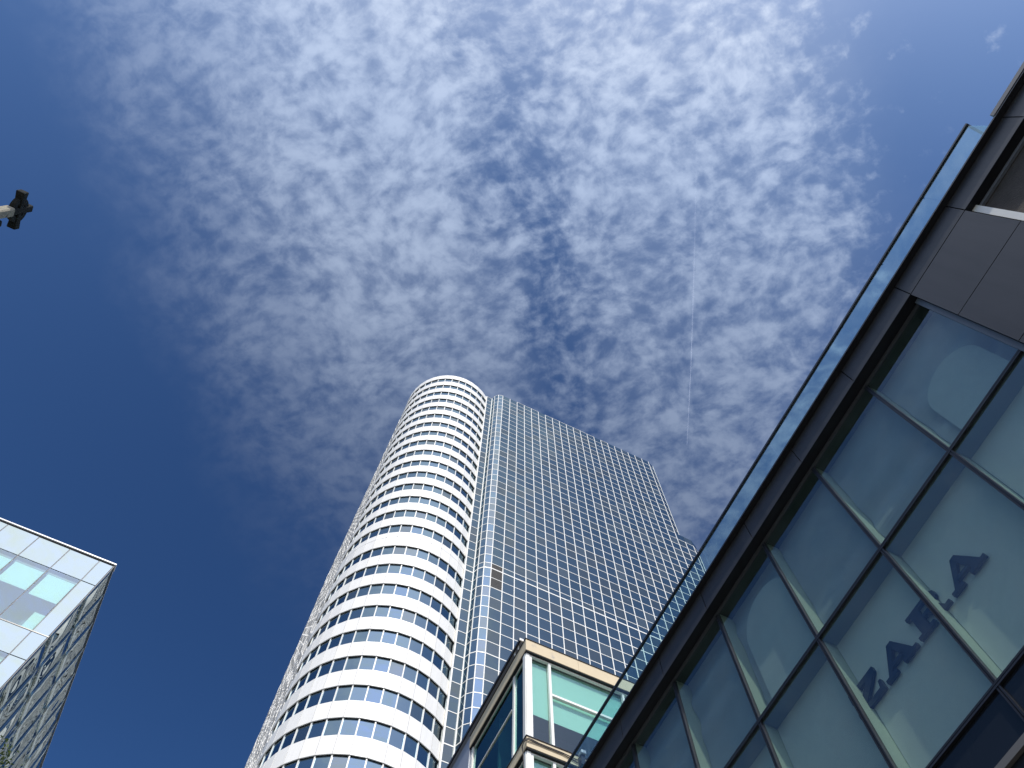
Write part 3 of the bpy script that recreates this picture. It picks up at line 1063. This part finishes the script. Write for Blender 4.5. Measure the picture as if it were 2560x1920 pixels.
# ------------------------------------------------------------------ glass block on the left
KL = 0.22
gb = thing('glass_office_block', 'pale glass block corner with warped dark mirrored side at lower left', 'building', (-13, 27, 0))
LX, LY = -33.64 * KL, 100 * KL
cols = [-33.64, -36.33, -41.8, -47.45, -53.15, -58.85, -64.5, -70.2, -75.9, -81.6, -87.3]
lrows = []
z = 125.3
first = True
while z > 0:
    sp = 6.4 if first else 5.7
    vs = 14.45
    lrows.append((z - sp, z, 'sp'))
    lrows.append((z - sp - vs, z - sp, 'vi'))
    z -= sp + vs
    first = False
for (z0, z1, ty) in lrows:
    for ci in range(len(cols) - 1):
        xa, xb = cols[ci + 1] * KL, cols[ci] * KL
        sp = ty == 'sp' or ci == 0
        b = MB()
        gq = 0.020
        b.box(xa + gq, xb - gq - (0.02 if ci == 0 else 0), LY, LY + 0.02, z0 * KL + EYE + gq, z1 * KL + EYE - gq)
        o = b.obj('spandrel_panel' if sp else 'window_pane', OPAL if sp else VISION, gb)
        o.rotation_euler = (random.gauss(0, .002), 0, random.gauss(0, .002))
        if not sp:
            # pelmet, blind, and dim room behind the pane
            zt = z1 * KL + EYE
            zb = z0 * KL + EYE
            b = MB()
            b.box(xa + 0.09, xb - 0.07, LY + 0.09, LY + 0.10, zt - 1.42 - 0.1 * (ci % 2), zt - 0.24)
            b.obj('roller_blind', BLIND, gb)
            b = MB()
            b.box(xa + 0.02, xb - 0.02, LY + 0.12, LY + 0.16, zt - 0.30, zt - 0.03)
            b.obj('pelmet', SEAM, gb)
            if ci == 1:
                b = MB()
                b.box(xb - 0.46, xb - 0.05, LY + 0.16, LY + 0.18, zb + 0.05, zb + 1.02)
                b.obj('desk_screen', BLIND, gb)
            b = MB()
            b.box(xa, xb, LY + 1.3, LY + 1.35, zb, zt)
            b.obj('room_wall', paint('grey_room', (0.34, 0.37, 0.37), 0.9, 0.1, 0.1), gb)
    b = MB()
    b.box(cols[-1] * KL, LX - 0.02, LY + 0.03, LY + 0.06, z0 * KL + EYE - 0.012, z0 * KL + EYE + 0.012)
    if ty == 'vi':
        b.box(cols[-1] * KL, LX - 0.0, LY - 0.012, LY + 0.03, z0 * KL + EYE - 0.02, z0 * KL + EYE + 0.02)
    b.obj('seam', SEAM if ty == 'sp' else DARKFRAME, gb)
for c in cols[1:]:
    b = MB()
    b.box(c * KL - 0.013, c * KL + 0.013, LY + 0.004, LY + 0.06, 0, 125.3 * KL + EYE)
    b.obj('mullion', SEAM, gb)
# floors inside
b = MB()
for (z0, z1, ty) in lrows:
    if ty == 'sp':
        b.box(cols[-1] * KL, LX - 0.10, LY + 0.2, 170 * KL, z0 * KL + EYE + 0.1, z1 * KL + EYE - 0.1)
b.obj('floor_slabs', DARKROOM, gb)
b = MB()
b.box(cols[-1] * KL, LX - 0.06, LY + 1.36, 170 * KL, 0, 124.5 * KL + EYE)
b.obj('core', DARKCORE, gb)
# cap
for n_, (xa, xb) in enumerate(((cols[-1], -62.0), (-62.0, -53.0), (-53.0, -41.6), (-41.6, -33.45))):
    b = MB()
    b.box(xa * KL + 0.004, xb * KL - 0.004, LY - 0.055, LY + 0.30, 125.62 * KL + EYE, 125.62 * KL + EYE + 0.06)
    b.obj('roof_cap', BRIGHTCAP, gb)
b = MB()
b.box(LX - 0.03, LX + 0.010, LY + 0.31, 170 * KL, 125.52 * KL + EYE, 125.52 * KL + EYE + 0.03)
b.obj('roof_cap', METAL, gb)
b = MB()
b.box(cols[-1] * KL, LX - 0.015, LY + 0.01, LY + 0.3, 125.3 * KL + EYE, 125.61 * KL + EYE)
b.obj('shadow_gap', BLACKSOFFIT, gb)
b = MB()
b.box(LX - 0.02, LX + 0.005, LY - 0.004, LY + 0.02, 0, 125.5 * KL + EYE)
b.obj('corner_trim', SEAM, gb)
# warped mirrored side
sw, sh_ = 6.3, 10.4
ny_ = 11
side_n = 0
zz = 125.5
while zz > 2:
    zl = max(zz - sh_, 0)
    for j in range(ny_):
        ya, yb = 100.1 + sw * j, 100.1 + sw * (j + 1)
        nn = 6
        b = MB()
        amp = 0.045
        ph = [random.uniform(0, 2 * PI) for _ in range(3)]
        w_ = (yb - ya) * KL - 0.02
        h_ = (zz - zl) * KL - 0.02
        grid = {}
        for a in range(nn + 1):
            for c in range(nn + 1):
                s_, t_ = a / nn, c / nn
                env = math.sin(PI * s_) * math.sin(PI * t_)
                bul = amp * env * (0.35 + 0.5 * math.sin(ph[0]) + 0.5 * math.sin(2.2 * s_ + ph[1]) * math.cos(2.6 * t_ + ph[2]))
                grid[a, c] = len(b.v)
                b.v.append((LX + bul, ya * KL + 0.01 + w_ * s_, zl * KL + EYE + 0.01 + h_ * t_))
        for a in range(nn):
            for c in range(nn):
                b.f.append((grid[a, c], grid[a + 1, c], grid[a + 1, c + 1], grid[a, c + 1]))
                b.m.append(0)
        # edge returns give the panel its thickness
        ring = [grid[a, 0] for a in range(nn + 1)] + [grid[nn, c] for c in range(1, nn + 1)] + [grid[a, nn] for a in range(nn - 1, -1, -1)] + [grid[0, c] for c in range(nn - 1, 0, -1)]
        back = []
        for vi in ring:
            x, y, z = b.v[vi]
            back.append(len(b.v))
            b.v.append((LX - 0.03, y, z))
        for k in range(len(ring)):
            k2 = (k + 1) % len(ring)
            b.f.append((ring[k], back[k], back[k2], ring[k2]))
            b.m.append(0)
        b.obj('mirror_panel', MIRRORSIDE, gb, smooth=True)
        side_n += 1
    zz = zl
b = MB()
b.box(LX - 0.055, LX - 0.035, LY + 0.03, (100.1 + sw * ny_) * KL, 0, 125.5 * KL + EYE)
b.obj('side_backing', DARKCORE, gb)

# ------------------------------------------------------------------ church with the ringed cross
ch = thing('church', 'stone church gable topped by a ringed cross at the left edge', 'church', (-16, 7.2, 0))
ax, ay, az = -10.5, 7.2, 18.2 + EYE
b = MB()
hw = 6.0
eav = az - 8.5
b.v += [(ax, ay - hw, 0), (ax, ay + hw, 0), (ax, ay + hw, eav), (ax, ay, az), (ax, ay - hw, eav)]
b.v += [(ax - 18, y, z) for (_, y, z) in b.v[:5]]
b.f += [(0, 1, 2, 3, 4), (9, 8, 7, 6, 5), (0, 5, 6, 1), (1, 6, 7, 2), (2, 7, 8, 3), (3, 8, 9, 4), (4, 9, 5, 0)]
b.m += [0] * 7
b.obj('wall', STONE, ch)
b = MB()
for s_ in (-1, 1):
    b.hexa([(ax + .1, ay + s_ * (hw + .3), eav - .4), (ax - 18.2, ay + s_ * (hw + .3), eav - .4), (ax - 18.2, ay, az + .02), (ax + .1, ay, az + .02),
            (ax + .1, ay + s_ * (hw + .3), eav - .2), (ax - 18.2, ay + s_ * (hw + .3), eav - .2), (ax - 18.2, ay, az + .2), (ax + .1, ay, az + .2)])
b.obj('roof', paint('slate', (0.07, 0.075, 0.08), 0.6, 0.3, 0.2, 3, bump=0.3), ch)
b = MB()
b.box(ax - 0.02, ax + 0.05, ay - 0.9, ay + 0.9, 0, 2.8)
dr = b.obj('door', BARK, ch)
b = MB()
b.box(ax + 0.05, ax + 0.09, ay + 0.6, ay + 0.66, 1.0, 1.25)
b.obj('handle', METAL, dr)
b = MB()
b.box(ax - 0.02, ax + 0.06, ay - 1.0, ay + 1.0, 5.0, 9.0)
wd_ = b.obj('window', STONEDARK, ch)
b = MB()
b.box(ax + 0.061, ax + 0.07, ay - 0.85, ay + 0.85, 5.15, 8.85)
b.obj('pane', mirror_glass('church_glass', (0.4, 0.4, 0.4), (0.02, 0.02, 0.03), 0.3), wd_)
cz = 20.03 + EYE                 # centre of the ring
b = MB()                         # shaft: chamfered square
hs = 0.115


def octo(cx_, cy_, h, c):
    return [(cx_ - h + c, cy_ - h), (cx_ + h - c, cy_ - h), (cx_ + h, cy_ - h + c), (cx_ + h, cy_ + h - c), (cx_ + h - c, cy_ + h), (cx_ - h + c, cy_ + h), (cx_ - h, cy_ + h - c), (cx_ - h, cy_ - h + c)]


b.prism(octo(ax, ay, hs, 0.03), az - 0.3, cz - 0.33)
cr = b.obj('cross', STONE, ch, (ax, ay, az))
b = MB()
b.prism(octo(ax, ay, 0.09, 0.02), cz - 0.33, cz + 0.5)
o = b.obj('cross_head', STONEDARK, cr)
md = o.modifiers.new('bevel', 'BEVEL')
md.width = 0.012
for s_ in (-1, 1):
    b = MB()
    b.hexa([(ax - .09, ay + s_ * .08, cz - .075), (ax + .09, ay + s_ * .08, cz - .075), (ax + .09, ay + s_ * .08, cz + .075), (ax - .09, ay + s_ * .08, cz + .075),
            (ax - .11, ay + s_ * .50, cz - .115), (ax + .11, ay + s_ * .50, cz - .115), (ax + .11, ay + s_ * .50, cz + .115), (ax - .11, ay + s_ * .50, cz + .115)])
    o = b.obj('arm', STONEDARK, cr)
    md = o.modifiers.new('bevel', 'BEVEL')
    md.width = 0.03
    md.segments = 2
b = MB()
N = 40
for k in range(N):
    a0, a1 = 2 * PI * k / N, 2 * PI * (k + 1) / N
    q = []
    for xx in (-0.062, 0.062):
        for a, r_ in ((a0, 0.20), (a0, 0.33), (a1, 0.33), (a1, 0.20)):
            q.append((ax + xx, ay + r_ * math.cos(a), cz + r_ * math.sin(a)))
    b.hexa(q)
b.obj('ring', STONEDARK, cr)
b = MB()
b.box(ax - 0.03, ax + 0.03, ay - 0.215, ay + 0.215, cz - 0.215, cz + 0.215)
b.obj('web', STONEDARK, cr)
b = MB()
b.tube([(ax + .02, ay + .30, az + 0.95), (ax + .02, ay + .27, az + 1.10), (ax + .02, ay + .24, az + 1.22)], [0.05, 0.10, 0.03], 10)
b.obj('crocket', STONEDARK, cr, smooth=True)
b = MB()
b.box(ax - .16, ax + .16, ay - .40, ay + .40, az - .35, az + 0.45)
b.obj('base_block', STONE, cr)

# ------------------------------------------------------------------ tree
tr = thing('street_tree', 'green leafy tree top poking into the lower left corner', 'tree', (-2.95, 10.6, 0))
b = MB()
tx, ty = -2.95, 10.6
ctr = Vector((tx, ty, 7.0 + EYE))
b.tube([(tx, ty, 0), (tx + .05, ty, 2.2), (tx - .03, ty + .05, 4.5), (tx, ty, 6.9)], [0.17, 0.13, 0.10, 0.05], 10)
b.obj('trunk', BARK, tr, (tx, ty, 0), smooth=True)
lb = []
for k in range(9):
    a = 2.4 * k
    z0 = 3.4 + 0.38 * k
    e = Vector((tx + 1.15 * math.cos(a), ty + 1.15 * math.sin(a), z0 + 1.3))
    b = MB()
    b.tube([(tx, ty, z0), tuple((Vector((tx, ty, z0)) + e) / 2 + Vector((0, 0, .1))), tuple(e)], [0.05, 0.035, 0.015], 6)
    b.obj('limb', BARK, tr, smooth=True)


def leafmat(gg):
    geo = gg.new('ShaderNodeNewGeometry')
    rnd = gg.noise(geo.outputs['Position'], 3.0, 2, 0.5)
    wn = gg.new('ShaderNodeTexWhiteNoise')
    gg.l.new(geo.outputs['Random Per Island'], wn.inputs['Vector'])
    c = gg.mixc(wn.outputs['Value'], (0.035, 0.065, 0.015, 1), (0.13, 0.17, 0.04, 1))
    d1 = gg.new('ShaderNodeBsdfPrincipled')
    gg.l.new(c, d1.inputs['Base Color'])
    d1.inputs['Roughness'].default_value = 0.5
    t1 = gg.new('ShaderNodeBsdfTranslucent')
    gg.l.new(c, t1.inputs['Color'])
    mx = gg.new('ShaderNodeMixShader')
    mx.inputs[0].default_value = 0.35
    gg.l.new(d1.outputs[0], mx.inputs[1])
    gg.l.new(t1.outputs[0], mx.inputs[2])
    return mx.outputs[0]


LEAF = mat('leaf', leafmat)
b = MB()
clumps = []
for k in range(150):
    while True:
        v = Vector((random.uniform(-1, 1), random.uniform(-1, 1), random.uniform(-1, 1)))
        if 0.2 < v.length < 0.92:
            break
    clumps.append(ctr + Vector((v.x * 1.3, v.y * 1.3, v.z * 1.6)) * random.uniform(.75, 1.0))
for c in clumps:
    for _ in range(230):
        p = c + Vector((random.gauss(0, .12), random.gauss(0, .12), random.gauss(0, .11)))
        n = Vector((random.gauss(0, 1), random.gauss(0, 1), random.gauss(0.6, 1))).normalized()
        t = n.orthogonal().normalized()
        t.rotate(Matrix.Rotation(random.uniform(0, 6.28), 3, n))
        s2 = n.cross(t)
        L = random.uniform(.018, .036)
        i = len(b.v)
        b.v += [tuple(p - t * L), tuple(p + s2 * L * .5 + n * L * .12), tuple(p + t * L), tuple(p - s2 * L * .5 + n * L * .12)]
        b.f.append((i, i + 1, i + 2, i + 3))
        b.m.append(0)
o = b.obj('crown', LEAF, tr, tuple(ctr), kind='stuff')


# ------------------------------------------------------------------ contrail
def trail(gg):
    tcn = gg.new('ShaderNodeTexCoord')
    df = gg.new('ShaderNodeBsdfTranslucent')
    df.inputs['Color'].default_value = (0.9, 0.92, 1.0, 1)
    d2 = gg.new('ShaderNodeBsdfDiffuse')
    d2.inputs['Color'].default_value = (0.9, 0.92, 1.0, 1)
    ad = gg.new('ShaderNodeAddShader')
    gg.l.new(df.outputs[0], ad.inputs[0])
    gg.l.new(d2.outputs[0], ad.inputs[1])
    t = gg.new('ShaderNodeBsdfTransparent')
    mx = gg.new('ShaderNodeMixShader')
    geo = gg.new('ShaderNodeNewGeometry')
    n = gg.noise(geo.outputs['Position'], 0.004, 3, 0.6)
    sx = gg.new('ShaderNodeSeparateXYZ')
    gg.l.new(geo.outputs['Position'], sx.inputs[0])
    fade = gg.step(sx.outputs[1], -900, 2300, 0.005, 0.060)
    gg.put(mx.inputs[0], gg.math('MULTIPLY', fade, gg.math('ADD', 0.55, n)))
    gg.l.new(t.outputs[0], mx.inputs[1])
    gg.l.new(ad.outputs[0], mx.inputs[2])
    return mx.outputs[0]


H_ = 9000
pts = [(0.381 * H_, 0.273 * H_, H_), (0.33 * H_, 0.172 * H_, H_), (0.278 * H_, 0.073 * H_, H_), (0.20 * H_, -0.072 * H_, H_), (0.125 * H_, -0.212 * H_, H_), (0.06 * H_, -0.34 * H_, H_)]
b = MB()
b.tube(pts, [3, 6, 8, 10, 11, 12], 10)
o = b.obj('contrail', mat('vapour', trail), None, pts[0], smooth=True)
o['label'] = 'thin straight white contrail crossing the clouds above the tower'
o['category'] = 'contrail'

for o in bpy.data.objects:
    if '_w' in o:
        del o['_w']
